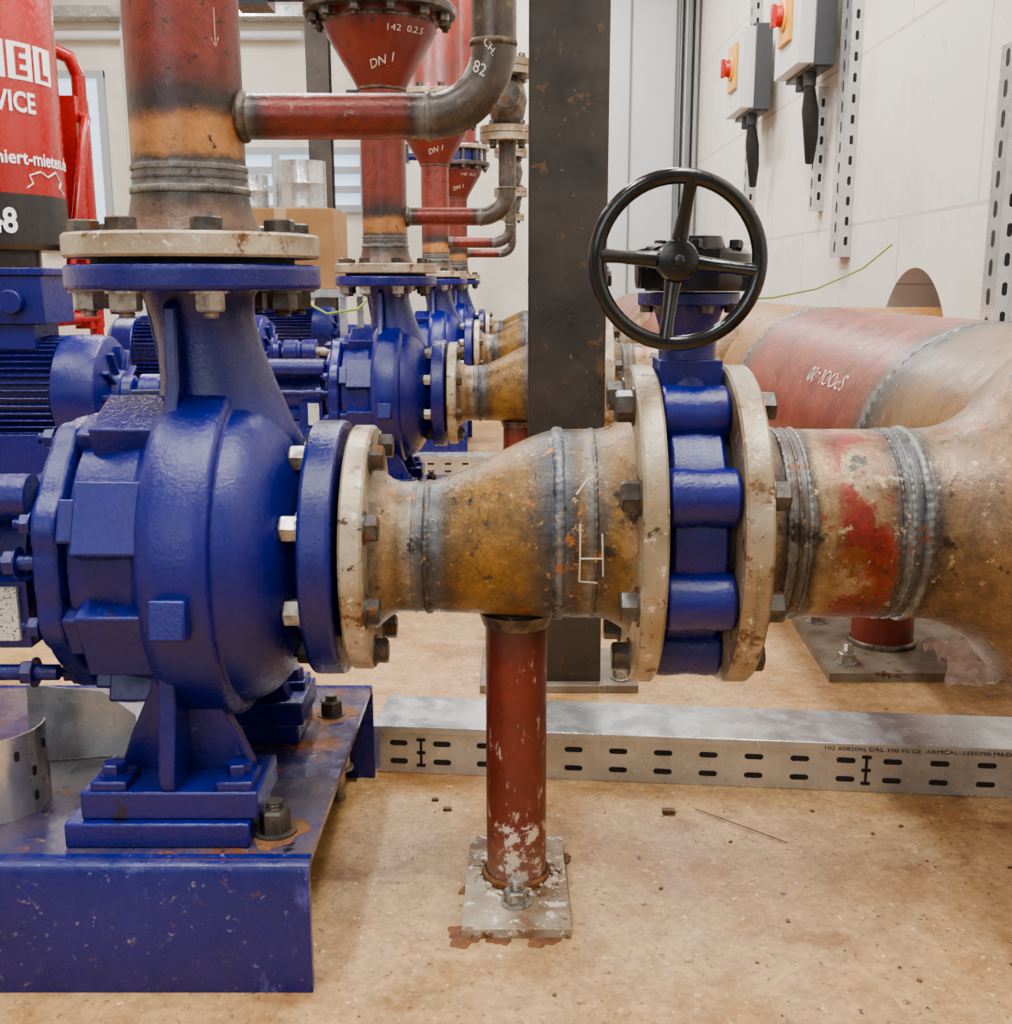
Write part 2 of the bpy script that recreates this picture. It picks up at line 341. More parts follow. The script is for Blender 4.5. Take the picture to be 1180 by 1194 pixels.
# electric motors
def build_motor():
    m=MB(); ax=(0,0,AZ)
    m.lathe('X',ax,[(-1.115,.04),(-1.115,.060),(-1.135,.075),(-1.14,.135),(-1.155,.160),(-1.19,.166),(-1.27,.166),(-1.275,.145),(-1.72,.145),(-1.73,.160),(-1.82,.160),(-1.85,.13),(-1.85,.04)],BLUE,64)
    for k in range(48):
        a=2*pi*k/48; R=Matrix.Translation(V(ax))@Matrix.Rotation(a,4,'X')
        m.box(-1.72,-1.272,-.0028,.0028,.14,.164,BLUE,R)
    for k in range(12):
        a=2*pi*k/12; R=Matrix.Translation(V(ax))@Matrix.Rotation(a,4,'X')
        m.box(-1.142,-1.122,-.006,.006,.06,.135,BLUE,R)
    m.lathe('X',ax,[(-1.15,.06),(-1.09,.050),(-1.08,.03)],BLUE,32)
    m.box(-1.56,-1.32,-.11,.06,AZ+.13,AZ+.20,BLUE); m.box(-1.59,-1.28,-.13,.08,AZ+.20,AZ+.33,BLUE)
    m.box(-1.60,-1.27,-.14,.09,AZ+.33,AZ+.35,BLUE)
    for y in (-.15,.11): m.box(-1.60,-1.26,y,y+.04,BT,AZ-.10,BLUE)
    m.cyl((-1.10,0,AZ),(-1.02,0,AZ),.022,ZINC)
    m.lathe('X',ax,[(-1.07,.03),(-1.07,.055),(-1.01,.055),(-1.005,.045),(-.99,.045),(-.985,.055),(-.92,.055),(-.92,.03)],BLUE,40)
    m.cyl((-1.36,-.13,AZ+.26),(-1.36,-.16,AZ+.26),.032,BLUE); m.cyl((-1.48,-.13,AZ+.26),(-1.48,-.16,AZ+.26),.032,BLUE)
    return [('housing',m.mesh('motor_housing',35),.003)]
motor=build_motor()
for Y in ROWS: group('electric_motor',motor,(0,Y,0))

# ------------------------------------------------------------------ suction reducer spool
def build_spool():
    m=MB()
    m.lathe('X',(0,0,AZ),[(-.192,.05),(-.192,.142),(-.189,.145),(-.169,.145),(-.166,.142),(-.166,.09)],PALE,96)
    m.lathe('X',(0,0,AZ),[(-.199,.05),(-.199,.108),(-.191,.108)],GASK,64)
    m.lathe('X',(0,0,VZ),[(.131,.09),(.131,.184),(.134,.187),(.155,.187),(.158,.184),(.158,.09)],PALE,112)
    p=MB()
    pts=[];rr=[]
    for x,z,r in [(-.167,AZ,.098),(-.160,AZ,.092),(-.148,AZ,.082),(-.138,AZ,.078),(-.104,AZ,.078)]: pts.append((x,0,z)); rr.append(r)
    for k in range(1,15):
        t=k/14; s=t*t*(3-2*t)*.55+t*.45
        pts.append((-.104+t*.152,0,AZ+(VZ-AZ)*s)); rr.append(.078+(.112-.078)*s)
    for x,r in [(.095,.112),(.108,.115),(.122,.123),(.132,.130)]: pts.append((x,0,VZ)); rr.append(r)
    p.sweep(pts,rr,SPOOLM,96,(V((0,1,0)),V((0,0,1))))
    p.weld('X',(-.103,0,AZ),.0775,.0055,.0024,SPOOLM); p.weld('X',(-.118,0,AZ),.0775,.003,.0012,SPOOLM)
    p.weld('X',(.048,0,VZ),.1115,.0075,.0028,SPOOLM); p.weld('X',(.088,0,VZ),.1115,.0035,.0014,SPOOLM)
    b=MB()
    for k in range(8):
        a=pi/8+k*pi/4; cy,sy=math.cos(a),math.sin(a)
        b.hexb((-.166,cy*.124,AZ+sy*.124),(1,0,0),.0155,.014,rot=k)
        b.hexb((.131,cy*.158,VZ+sy*.158),(-1,0,0),.0180,.018,rot=k*1.3)
    return [('flanges',m.mesh('spool_flanges',35)),('eccentric_reducer',p.mesh('spool_pipe',50)),('bolts',b.mesh('spool_bolts',30))]
spool=build_spool()
def onlarge(x,y): return V((x,-.1125*math.cos(y/.112),VZ+.1125*math.sin(y/.112)))
hm=scribble([[(.070,-.045),(.070,.022)],[(.070,-.016),(.096,-.016)],[(.096,-.038),(.094,.012)],[(.070,-.045),(.090,-.047)],[(.066,.055),(.080,.075)],[(.112,-.01),(.126,-.008)]],onlarge,WHITE,.0011)
def rim(x0,R,zc,a0): return lambda x,y:(x0+y,-(R+.0004)*math.cos(a0-x/R),zc+(R+.0004)*math.sin(a0-x/R))
STAMP=mk('stamped_shadow',lin(136,120,98),None,rough=.7)
st1=text_mesh('200 16  P250GH  EN1092-1',.009,rim(.248,.187,VZ,-.1),STAMP)
for i,Y in enumerate(ROWS):
    group('suction_reducer_pipe',spool+([('chalk_mark',hm)] if i==0 else []),(0,Y,0))

# ------------------------------------------------------------------ butterfly valve
def build_valve():
    m=MB(); ax=(0,0,VZ); xc=.1975
    m.lathe('X',ax,[(.166,.08),(.166,.138),(.170,.144),(.225,.144),(.229,.138),(.229,.08)],BLUE,96)
    for k in range(8):
        a=pi/8+k*pi/4
        c0=V((0,math.cos(a)*.148,VZ+math.sin(a)*.148))
        m.sweep([c0+V((x,0,0)) for x in (.160,.163,.175,.1975,.220,.232,.235)],[.028,.032,.0325,.0305,.0325,.032,.028],BLUE,32)
    m.sweep([(xc,0,z) for z in (.58,.63,.65,.70,.722,.728)],[.045,.040,.033,.033,.040,.045],BLUE,32)
    m.box(xc-.036,xc+.036,-.034,.034,.60,.665,BLUE)
    m.lathe('Z',(xc,0,0),[(.726,.03),(.726,.058),(.740,.058),(.740,.03)],BLUE,48)
    g=MB()
    g.lathe('X',ax,[(.158,.06),(.158,.132),(.166,.132)],GASK,64); g.lathe('X',ax,[(.229,.132),(.237,.132),(.237,.06)],GASK,64)
    g.lathe('Z',(xc+.01,0,0),[(.741,.03),(.741,.060),(.752,.062),(.782,.060),(.788,.052),(.788,.02)],BLACK,48)
    g.box(xc-.064,xc+.02,-.078,-.030,.744,.786,BLACK)
    g.box(xc+.02,xc+.066,-.045,.045,.742,.770,BLACK)
    g.sweep([(xc+.01,0,.788),(xc+.01,0,.802)],[.030,.026],BLACK,32)
    for k in range(6):
        a=k*pi/3+.3; g.hexb((xc+.01+math.cos(a)*.048,math.sin(a)*.048,.788),(0,0,1),.007,.008,mat=BLACK)
        a+=.5; g.hexb((xc+math.cos(a)*.048,math.sin(a)*.048,.726),(0,0,-1),.008,.008,mat=BOLT)
    g.sweep([(xc-.066,-.05,.765),(xc-.064,-.05,.765)],.02,BLACK,20)
    wx,wy,wz=.155,-.205,.771; R=.0785
    g.sweep([(wx,-.045,wz),(wx,-.10,wz)],[.022,.018],BLACK,24); g.sweep([(wx,-.10,wz),(wx,wy+.02,wz)],.009,BLACK,20)
    w=MB()
    def wp(a,r,dy): return V((wx+r*math.cos(a),wy+dy,wz+r*math.sin(a)))
    n=72
    pts=[wp(2*pi*k/n,R,0) for k in range(n)]
    base=len(w.v); k0=w.mi(BLACK); sg=20
    for k in range(n):
        a=2*pi*k/n; rad=V((math.cos(a),0,math.sin(a)))
        for j in range(sg):
            b=2*pi*j/sg; w.v.append(pts[k]+rad*(.0076*math.cos(b))+V((0,1,0))*(.0068*math.sin(b)))
    for k in range(n):
        for j in range(sg):
            w.f.append((base+k*sg+j,base+k*sg+(j+1)%sg,base+((k+1)%n)*sg+(j+1)%sg,base+((k+1)%n)*sg+j)); w.m.append(k0)
    for k in range(4):
        a=math.radians((82,176,262,353)[k])
        w.sweep([wp(a,.010,.012),wp(a,.030,.010),wp(a,.055,.004),wp(a,.076,0)],[.0095,.0075,.0062,.0072],BLACK,14)
    w.sweep([(wx,wy+.028,wz),(wx,wy+.004,wz),(wx,wy-.004,wz),(wx,wy-.006,wz)],[.019,.021,.019,.013],BLACK,28)
    w.hexb((wx,wy-.006,wz),(0,-1,0),.006,.006,mat=BLACK,washer=False)
    return [('lug_body',m.mesh('valve_body',40),.0015),('gearbox',g.mesh('valve_gearbox',35)),('handwheel',w.mesh('valve_handwheel',50))]
valve=build_valve()
for Y in ROWS: group('butterfly_valve',valve,(0,Y,0))

# ------------------------------------------------------------------ suction branch & header
def build_branch():
    m=MB()
    m.lathe('X',(0,0,VZ),[(.237,.09),(.237,.184),(.240,.187),(.264,.187),(.267,.184),(.267,.09)],PALE,112)
    p=MB()
    prof=[(.266,.130),(.272,.126),(.285,.116),(.297,.112),(.35,.112),(.46,.112),(.485,.1135),(.505,.118),(.525,.127),(.545,.141),(.560,.156),(.575,.176),(.60,.20)]
    p.lathe('X',(0,0,VZ),prof,BRANCHM,96)
    for x,wd,hh in ((.300,.005,.003),(.312,.003,.002),(.323,.004,.0025),(.425,.003,.002),(.436,.003,.002),(.453,.007,.004)): p.weld('X',(x,0,VZ),.1115,wd,hh,BRANCHM)
    b=MB()
    for k in range(8):
        a=pi/8+k*pi/4; cy,sy=math.cos(a),math.sin(a)
        b.hexb((.267,cy*.158,VZ+sy*.158),(1,0,0),.0175,.018,rot=k*1.1,stud=.004)
    return [('flange',m.mesh('branch_flange',35)),('tee_branch',p.mesh('branch_pipe',50)),('bolts',b.mesh('branch_bolts',30))]
branch=build_branch()
for i,Y in enumerate(ROWS): group('header_branch_pipe',branch+([('rim_stamp',st1)] if i==0 else []),(0,Y,0))
HX,HZ,HR=.77,.47,.22
h=MB()
h.lathe('Y',(HX,0,HZ),[(.25,.10),(.25,HR)]+[(.25+.1*k,HR) for k in range(1,71)]+[(7.4,.10)],HEADM,128)
for y in (.55,1.785,2.80,3.77,5.75): h.weld('Y',(HX,y,HZ),HR-.001,.012,.003,HEADM,400)
hb=MB(); hb.lathe('X',(0,3.62,HZ),[(.80,.205),(1.64,.205)],HEADM,96)
def hwrap(y0,z_ang):
    def f(x,y):
        a=z_ang+y/HR
        return (HX-(HR+.0012)*math.cos(a), y0+x, HZ+(HR+.0012)*math.sin(a))
    return f
f1=hwrap(1.96,math.radians(33)); f2=hwrap(2.02,math.radians(52))
t1=text_mesh('SPOOL-20',.044,lambda x,y:f1(x*1.25,-y),MARK)
t2=text_mesh("PN-8",.028,lambda x,y:f2(x*1.25,-y),MARK)
group('suction_header_pipe',[('header',h.mesh('header',50)),('wall_branch',hb.mesh('wall_branch',50)),('chalk_text_1',t1),('chalk_text_2',t2)])

# ------------------------------------------------------------------ discharge riser
def build_riser():
    m=MB()
    m.lathe('Z',(DX,0,0),[(.777,.05),(.777,.138),(.780,.141),(.800,.141),(.803,.138),(.803,.06)],PALE,96)
    m.lathe('Z',(DX,0,0),[(.770,.04),(.770,.112),(.777,.112)],GASK,64)
    p=MB()
    p.lathe('Z',(DX,0,0),[(.802,.079),(.808,.076),(.825,.068),(.845,.064),(.856,.0625),(.88,.062),(.95,.062),(1.27,.0620)],RISERM,72)
    p.weld('Z',(DX,0,.850),.0632,.005,.003,RISERM); p.weld('Z',(DX,0,.864),.0618,.003,.0015,RISERM); p.weld('Z',(DX,0,.874),.0618,.004,.0022,RISERM)
    p.lathe('Z',(DX,0,0),[(1.262,.064),(1.285,.075),(1.40,.145),(1.43,.152),(1.45,.152)],REDP,72)
    p.weld('Z',(DX,0,1.265),.064); p.weld('Z',(DX,0,1.43),.152)
    for z0,z1,mt,r in ((1.45,1.475,BOLT,.205),(1.480,1.54,BLUE,.155),(1.545,1.570,PALE,.205)):
        p.lathe('Z',(DX,0,0),[(z0,.1),(z0,r-.003),(z0+.003,r),(z1-.003,r),(z1,r-.003),(z1,.1)],mt,80)
    p.lathe('Z',(DX,0,0),[(1.57,.14),(1.60,.12),(3.05,.12)],REDP,64)
    b=MB()
    for k in range(12):
        a=pi/12+k*pi/6; q=V((DX+math.cos(a)*.178,math.sin(a)*.178,0))
        b.hexb(q+V((0,0,1.45)),(0,0,-1),.017,.018,rot=k,stud=.012); b.hexb(q+V((0,0,1.57)),(0,0,1),.017,.018,rot=k)
        b.cyl(q+V((0,0,1.47)),q+V((0,0,1.55)),.011,BOLT,10)
    b.cyl((DX-.15,0,1.51),(DX-.30,0,1.51),.022,BLUE); b.box(DX-.38,DX-.29,-.05,.05,1.47,1.58,BLACK)
    return [('flange',m.mesh('riser_flange',35)),('pipe',p.mesh('riser_pipe',40)),('bolts',b.mesh('riser_bolts',30))]
riser=build_riser()
def cone(x,y):
    z=1.315+y; r=.075+(z-1.285)*.609+.0015
    a=x/.10
    return (DX+r*math.sin(a),-r*math.cos(a),z)
dn=text_mesh('DN 1',.030,lambda x,y:cone(x-.02,y-.012+x*.3),WHITE)
dn2=text_mesh('142  0.2.5',.020,lambda x,y:cone(x+.02,y+.075),WHITE)
rm=scribble([[(0,0),(0,.04)],[(-.005,.010),(0,0),(.004,.011)]],lambda x,y:V((DX+.0621*math.sin(.85+x/.06),-.0621*math.cos(.85+x/.06),.995+y)),MARK,.0004)
for i,Y in enumerate(ROWS): group('discharge_riser_pipe',riser+([('chalk_text',dn),('chalk_text_small',dn2)] if i>0 else [('chalk_arrow',rm)]),(0,Y,0))
def build_bypass():
    m=MB(); z0=.931; xr=-.025; er=.072
    pts=[(-.31,0,z0),(-.25,0,z0),(xr-er,0,z0)]
    for k in range(1,13):
        a=k/12*pi/2; pts.append((xr-er+er*math.sin(a),0,z0+er*(1-math.cos(a))))
    pts+=[(xr,0,1.08),(xr,0,1.13)]
    m.sweep(pts,.0245,BYPM,40)
    m.weld('X',(-.302,0,z0),.0245,.006,.004); m.weld('X',(xr-er,0,z0),.0245,.004,.002,BYPM); m.weld('Z',(xr,0,z0+er+.004),.0245,.004,.002)
    for z,t,r,mt in ((1.13,.018,.075,PALE),(1.15,.018,.075,PALE),(1.30,.018,.075,PALE),(1.32,.018,.075,PALE),(1.62,.018,.075,PALE),(1.64,.018,.075,PALE)):
        m.lathe('Z',(xr,0,0),[(z,.02),(z,r),(z+t,r),(z+t,.02)],mt,48)
    m.lathe('Z',(xr,0,0),[(1.165,.03),(1.19,.045),(1.235,.055),(1.28,.045),(1.30,.03)],DARKWELD,32)
    m.lathe('Z',(xr,0,0),[(1.335,.026),(1.62,.026)],BYPM,32); m.lathe('Z',(xr,0,0),[(1.655,.026),(3.05,.026)],REDP,32)
    m.cyl((xr,0,1.235),(xr,-.11,1.235),.012,BOLT); m.sweep([(xr,-.11,1.235),(xr,-.13,1.235)],.035,BOLT,24)
    for k in range(4):
        a=pi/4+k*pi/2
        for z in (1.13,1.30,1.62):
            m.hexb((xr+.056*math.cos(a),.056*math.sin(a),z),(0,0,-1),.010,.012); m.hexb((xr+.056*math.cos(a),.056*math.sin(a),z+.038),(0,0,1),.010,.012)
    return [('pipe',m.mesh('bypass_pipe',45))]
byp=build_bypass()
ch=text_mesh('82',.017,lambda x,y:(-.048+x*.8+y*.3,-.0255,.975+y-x*.4),WHITE)
ch2=text_mesh('CH.',.013,lambda x,y:(-.036+x*.5+y*.5,-.0255,1.004+y*.6-x*.7),WHITE)
for i,Y in enumerate(ROWS): group('bypass_pipe',byp+([('chalk_text_1',ch),('chalk_text_2',ch2)] if i==0 else []),(0,Y,0))

# ------------------------------------------------------------------ support stands
SPL=mk('plaster_splash',lin(220,208,190),lin(190,170,145),60,.8)
def build_stand(crumbs):
    m=MB()
    m.lathe('Z',(0,0,0),[(.012,.0375),(.10,.0375)],STANDB,48,False); m.lathe('Z',(0,0,0),[(.10,.0375),(.365,.0375)],STANDM,48,False)
    m.weld('Z',(0,0,.016),.040,.006,.004,RUST)
    m.prism([(-.064,-.125),(.064,-.125),(.062,.10),(-.062,.10)],'Z',0,.012,PLATEM)
    m.lathe('Z',(0,0,0),[(.345,.040),(.362,.046)],DARKWELD,48,False)
    m.sweep([(0,-.068,.012),(0,-.068,.015)],.019,ZINC,24); m.hexb((0,-.068,.014),(0,0,1),.0155,.015,mat=ZINC,stud=.016,rot=.3)
    out=[('post_and_plate',m.mesh('stand',35))]
    if crumbs:
        m=MB()
        for (x,y,r,sd) in ((-.060,-.120,.022,1),(.03,-.125,.018,2),(-.02,-.124,.014,4),(-.062,-.02,.010,3),(.062,.06,.012,5)):
            m.sweep([(x,y,.0004),(x,y,.0016)],[r,r*.9],RUST,30,(V((1,0,0)),V((0,1,0))),True,lambda a,i:1+.22*math.sin(3*a+sd)+.12*math.sin(8*a+sd))
        for i in range(70):
            a=random.uniform(0,2*pi); r=random.uniform(.040,.056); s=random.uniform(.0012,.0042)
            x=r*math.cos(a); y=r*math.sin(a)
            mm=Matrix.Translation((x,y,.0125+s*.5))@Matrix.Rotation(random.uniform(0,3),4,'Z')@Matrix.Rotation(random.uniform(0,1),4,'X')
            m.box(-s,s,-s*.7,s*.8,-s*.5,s*.5,SPL,mm)
        out.append(('plaster_crumbs',m.mesh('plaster_crumbs')))
    return out
st_a=build_stand(True); st_b=build_stand(False)
for i,Y in enumerate(ROWS): group('pipe_support_stand',st_a if i==0 else st_b,(0,Y,0))
m=MB()
m.prism([(-.17,-.19),(.22,-.19),(.20,.19),(-.15,.19)],'Z',0,.018,GREYPL); m.lathe('Z',(-.01,0,0),[(.018,.062),(.27,.062)],REDP,48)
m.weld('Z',(-.01,0,.022),.064,.008,.006); m.hexb((-.12,-.13,.018),(0,0,1),.018,.02,mat=ZINC,stud=.02); m.hexb((.14,-.13,.018),(0,0,1),.018,.02,mat=ZINC,stud=.02); m.hexb((-.11,.14,.018),(0,0,1),.018,.02,mat=ZINC,stud=.02)
hs=[('post_and_plate',m.mesh('header_support',35))]
group('header_support_stand',hs,(.77,2.22,0)); group('header_support_stand',hs,(.77,4.4,0)); group('header_support_stand',hs,(.77,6.4,0))

# ------------------------------------------------------------------ steel columns
def hbeam(w,d,hh,t=.010):
    m=MB(); a,b=w/2,d/2; s=.004
    m.prism([(-a,-b),(a,-b),(a,-b+t),(s,-b+t),(s,b-t),(a,b-t),(a,b),(-a,b),(-a,b-t),(-s,b-t),(-s,-b+t),(-a,-b+t)],'Z',.016,hh,COLM)
    m.box(-a-.09,a+.07,-b-.02,b+.06,0,.016,GREYPL)
    m.hexb((-a-.05,-b+.02,.016),(0,0,1),.016,.018,mat=ZINC); m.hexb((a+.04,-b+.02,.016),(0,0,1),.016,.018,mat=ZINC)
    return m.mesh('h_beam',30)
put('steel_column',hbeam(.136,.14,3.2),None,(.090,2.06,0),bevel=.002)
put('steel_column',hbeam(.15,.14,3.2),None,(-1.33,7.95,0))

# ------------------------------------------------------------------ cable trays
def tray(L):
    m=MB(); H=.078; W=.125
    m.prism([(-W/2,0),(-W/2,H-.012),(-W/2-.003,H-.012),(-W/2-.003,H),(W/2+.003,H),(W/2+.003,H-.012),(W/2,H-.012),(W/2,0)],'X',-L/2,L/2,GALV)
    n=int(L/.068)
    for i in range(n):
        x=-L/2+.04+i*.068
        for z,dx in ((.050,0),(.020,.0)):
            m.slot((x+dx,-W/2,z),(1,0,0),(0,0,1),(0,-1,0),.028,.0085)
    for x in (-L/2+.075,-L/2+.75):
        for z in (.014,.035,.056): m.box(x-.007,x+.007,-W/2-.0008,-W/2,z-.0025,z+.0025,SLOT)
        m.box(x-.002,x+.002,-W/2-.0008,-W/2,.014,.056,SLOT)
    return m.mesh('cable_tray',30)
g=group('cable_tray',[('channel',tray(1.45),.001)],(.505,1.623,0),(0,0,math.radians(-5.5)))
tt=text_mesh('102 6082096 DRL 100 FS CE  ARMCAL-2350790 MADE IN EU',.012,lambda x,y:(-.04+x,-.0667,.067+y*.7),SLOT)
put('print',tt,g)
group('cable_tray',[('channel',tray(1.2))],(-.05,4.42,0))

# ------------------------------------------------------------------ room
FLOORM,nt,b,tc=base_nodes('screed_floor_material')
o=tc.outputs['Object']
c=mix_n(nt,step_n(nt,noise_n(nt,o,1.5,6,.6),.38,.62),lin(178,140,96),lin(198,164,120))
c=mix_n(nt,step_n(nt,noise_n(nt,o,4.2,7,.65),.50,.64),c,lin(160,116,70))
c=mul_noise(nt,c,noise_n(nt,o,24,8,.75),.80,1.12)
vo=nt.nodes.new('ShaderNodeTexVoronoi'); vo.inputs['Scale'].default_value=150; nt.links.new(o,vo.inputs['Vector'])
sc_=nt.nodes.new('ShaderNodeSeparateColor'); nt.links.new(vo.outputs['Color'],sc_.inputs[0])
c=mul_noise(nt,c,sc_.outputs[0],.88,1.08)
c=mix_n(nt,step_n(nt,noise_n(nt,o,95,5,.7),.58,.65),c,lin(116,84,54))
c=mix_n(nt,step_n(nt,noise_n(nt,map_n(nt,o,(1,1,1),(4,4,4)),75,5,.7),.61,.67),c,lin(220,196,158))
c=mix_n(nt,step_n(nt,noise_n(nt,map_n(nt,o,(1,1,1),(9,2,4)),7,8,.7),.56,.68),c,lin(126,84,48))
c=mix_n(nt,step_n(nt,noise_n(nt,map_n(nt,o,(1,1,1),(2,7,4)),34,6,.7),.64,.67),c,lin(60,48,38))
finish_mat(nt,b,tc,c,.48,0,.5,90)
m=MB(); m.box(-4.8,1.72,-2.5,8.6,-.1,0,FLOORM); put('floor',m.mesh('floor'))

WALLR,nt,b,tc=base_nodes('painted_block_wall')
o=tc.outputs['Object']; sep=nt.nodes.new('ShaderNodeSeparateXYZ'); nt.links.new(o,sep.inputs[0])
cb=nt.nodes.new('ShaderNodeCombineXYZ'); nt.links.new(sep.outputs[1],cb.inputs[0])
ad=nt.nodes.new('ShaderNodeMath'); ad.operation='ADD'; ad.inputs[1].default_value=.27; nt.links.new(sep.outputs[2],ad.inputs[0]); nt.links.new(ad.outputs[0],cb.inputs[1])
br=nt.nodes.new('ShaderNodeTexBrick'); br.inputs['Scale'].default_value=1; br.inputs['Brick Width'].default_value=1.3; br.inputs['Row Height'].default_value=.62; br.inputs['Mortar Size'].default_value=.006
br.inputs['Color1'].default_value=lin(224,221,213); br.inputs['Color2'].default_value=lin(219,215,206); br.inputs['Mortar'].default_value=lin(192,184,172)
nt.links.new(cb.outputs[0],br.inputs['Vector'])
c=mix_n(nt,step_n(nt,noise_n(nt,o,2.2,7,.65),.50,.72),br.outputs['Color'],lin(208,199,184))
c=mix_n(nt,step_n(nt,noise_n(nt,o,9,8,.7),.61,.70),c,lin(198,188,174))
finish_mat(nt,b,tc,c,.8,0,.25,40)
WALLB=mk('painted_back_wall',lin(228,223,210),lin(214,208,194),2,.8,0,.1,40)
PANEL=mk('pale_grey_panel',lin(206,208,209),lin(198,200,202),1.5,.55)
TRIM=mk('grey_trim',lin(120,122,122),None,rough=.5)
CEIL=mk('ceiling_white',lin(215,213,208),None,rough=.9)

XW=1.30
def wall_with_hole():
    m=MB(); k=m.mi(WALLR); cy,cz,R,S=3.72,.47,.33,.46; N=64
    y0,y1,z0,z1=-1.5,8.4,0,3.3
    def quad(ya,yb,za,zb):
        i=len(m.v); m.v+= [V((XW,ya,za)),V((XW,yb,za)),V((XW,yb,zb)),V((XW,ya,zb))]; m.f.append((i,i+1,i+2,i+3)); m.m.append(k)
    quad(y0,cy-S,z0,z1); quad(cy+S,y1,z0,z1); quad(cy-S,cy+S,cz+S,z1); quad(cy-S,cy+S,z0,cz-S)
    i0=len(m.v)
    for j in range(N):
        a=2*pi*j/N; c_,s_=math.cos(a),math.sin(a); q=S/max(abs(c_),abs(s_))
        m.v.append(V((XW,cy+c_*q,cz+s_*q))); m.v.append(V((XW,cy+c_*R,cz+s_*R))); m.v.append(V((XW+.35,cy+c_*R,cz+s_*R)))
    for j in range(N):
        a=i0+3*j; b_=i0+3*((j+1)%N)
        m.f.append((a,b_,b_+1,a+1)); m.m.append(k); m.f.append((a+1,b_+1,b_+2,a+2)); m.m.append(k)
    m.box(XW+.35,XW+.42,y0,y1,z0,z1,WALLR)
    return m
wm=wall_with_hole(); put('wall_right',wm.mesh('wall_right',30))
m=MB(); m.box(-4.6,XW+.42,8.4,8.6,0,3.3,WALLB); put('wall_back',m.mesh('wall_back'))
m=MB(); m.box(-4.8,-4.6,-1.5,8.6,0,3.3,WALLB); put('wall_left',m.mesh('wall_left'))
m=MB(); m.box(-4.8,XW+.42,-1.5,8.6,3.3,3.4,CEIL); put('ceiling',m.mesh('ceiling'))
m=MB(); m.box(.15,1.28,8.33,8.398,0,3.28,PANEL)
for x in (.62,.80,1.12): m.box(x,x+.012,8.318,8.33,0,3.28,TRIM)
put('wall_cladding_panel',m.mesh('cladding'))
m=MB()
for i,x in enumerate((1.14,1.165,1.19,1.215,1.24)): m.cyl((x,8.29-(i%2)*.015,.0),(x,8.29-(i%2)*.015,3.29),.010,[TRIM,GASK,PANEL][i%3],10)
put('cable_bundle',m.mesh('cable_bundle'))
GLOW=bpy.data.materials.new('daylit_glass'); GLOW.use_nodes=True
bb=GLOW.node_tree.nodes['Principled BSDF']; bb.inputs['Base Color'].default_value=(.5,.6,.7,1); bb.inputs['Emission Color'].default_value=(.46,.72,1,1); bb.inputs['Emission Strength'].default_value=1.6
FRAME=mk('window_frame',lin(170,174,178),None,rough=.5)
def window(name,x0,x1,z0,z1,nx,nz):
    m=MB(); m.box(x0,x1,8.385,8.398,z0,z1,GLOW); t=.025
    for i in range(nx+1):
        x=x0+(x1-x0)*i/nx; m.box(x-t,x+t,8.35,8.384,z0-t,z1+t,FRAME)
    for i in range(nz+1):
        z=z0+(z1-z0)*i/nz; m.box(x0-t,x1+t,8.352,8.382,z-t,z+t,FRAME)
    put(name,m.mesh(name))
window('window_1',-2.05,-1.10,1.28,1.68,3,3)
window('window_2',-3.40,-2.95,1.0,2.2,1,1)
window('window_3',-4.45,-3.75,1.0,2.3,2,2)
m=MB()
m.cyl((-2.75,8.33,0),(-2.75,8.33,3.29),.03,PANEL); m.cyl((-2.65,8.33,0),(-2.65,8.33,3.29),.02,PANEL)
m.cyl((-4.5,8.32,2.45),(-1.5,8.32,2.45),.03,PANEL); m.box(-4.5,-.8,8.2,8.39,2.55,2.62,GALV)
put('wall_conduit',m.mesh('wall_conduit'))

# ------------------------------------------------------------------ wall fixtures
def strut(L,w=.085,d=.045):
    m=MB(); m.prism([(-d,-w/2),(0,-w/2),(0,w/2),(-d,w/2)],'Z',0,L,GALV)
    n=int(L/.075)
    for i in range(n):
        z=.04+i*.075
        m.slot((-d,0,z),(0,0,1),(0,1,0),(-1,0,0),.045,.022); 
        m.slot((-d/2,-w/2,z+.02),(0,0,1),(1,0,0),(0,-1,0),.035,.014)
    return m.mesh('strut',30)
for (y,z0,L,w) in ((6.35,1.15,2.1,.10),(4.52,.85,2.4,.14),(4.92,1.05,.50,.07),(3.02,.60,.75,.09)):
    put('strut_rail',strut(L,w),None,(XW,y,z0))
LG=mk('light_grey_plastic',lin(205,205,202),None,rough=.45); DG=mk('dark_grey_plastic',lin(52,54,58),None,rough=.5)
YEL=mk('switch_yellow',lin(236,170,10),None,rough=.4); RED=mk('switch_red',lin(180,10,10),None,rough=.35)
def isolator():
    m=MB(); m.box(-.19,-.05,-.20,.22,0,.38,LG); m.box(-.13,-.048,-.215,-.201,-.01,.39,DG); m.box(-.135,-.048,.221,.24,.02,.36,DG); m.box(-.14,-.05,-.20,.22,.381,.395,DG); m.box(-.14,-.05,-.20,.22,-.015,-.001,DG)
    m.box(-.205,-.19,-.08,.12,.11,.33,YEL); m.lathe('X',(0,.02,.22),[(-.215,.06),(-.205,.065)],YEL,32); m.lathe('X',(0,.02,.22),[(-.240,.038),(-.215,.044)],RED,24); m.box(-.258,-.236,.004,.036,.175,.265,RED)
    m.cyl((-.11,-.08,-.01),(-.11,-.08,-.07),.026,DG); m.cyl((-.11,.05,-.01),(-.11,.05,-.07),.026,DG)
    m.sweep([(-.11,-.08,-.06),(-.10,-.07,-.16),(-.085,-.04,-.26),(-.075,0,-.36)],[.02,.035,.03,.018],GASK,16)
    return m
iso=isolator().mesh('isolator',30)
for y in (6.0,4.86): put('isolator_switch',iso,None,(XW,y,1.60),bevel=.004)
GY=mk('earth_wire_green_yellow',lin(120,150,40),None,rough=.5)
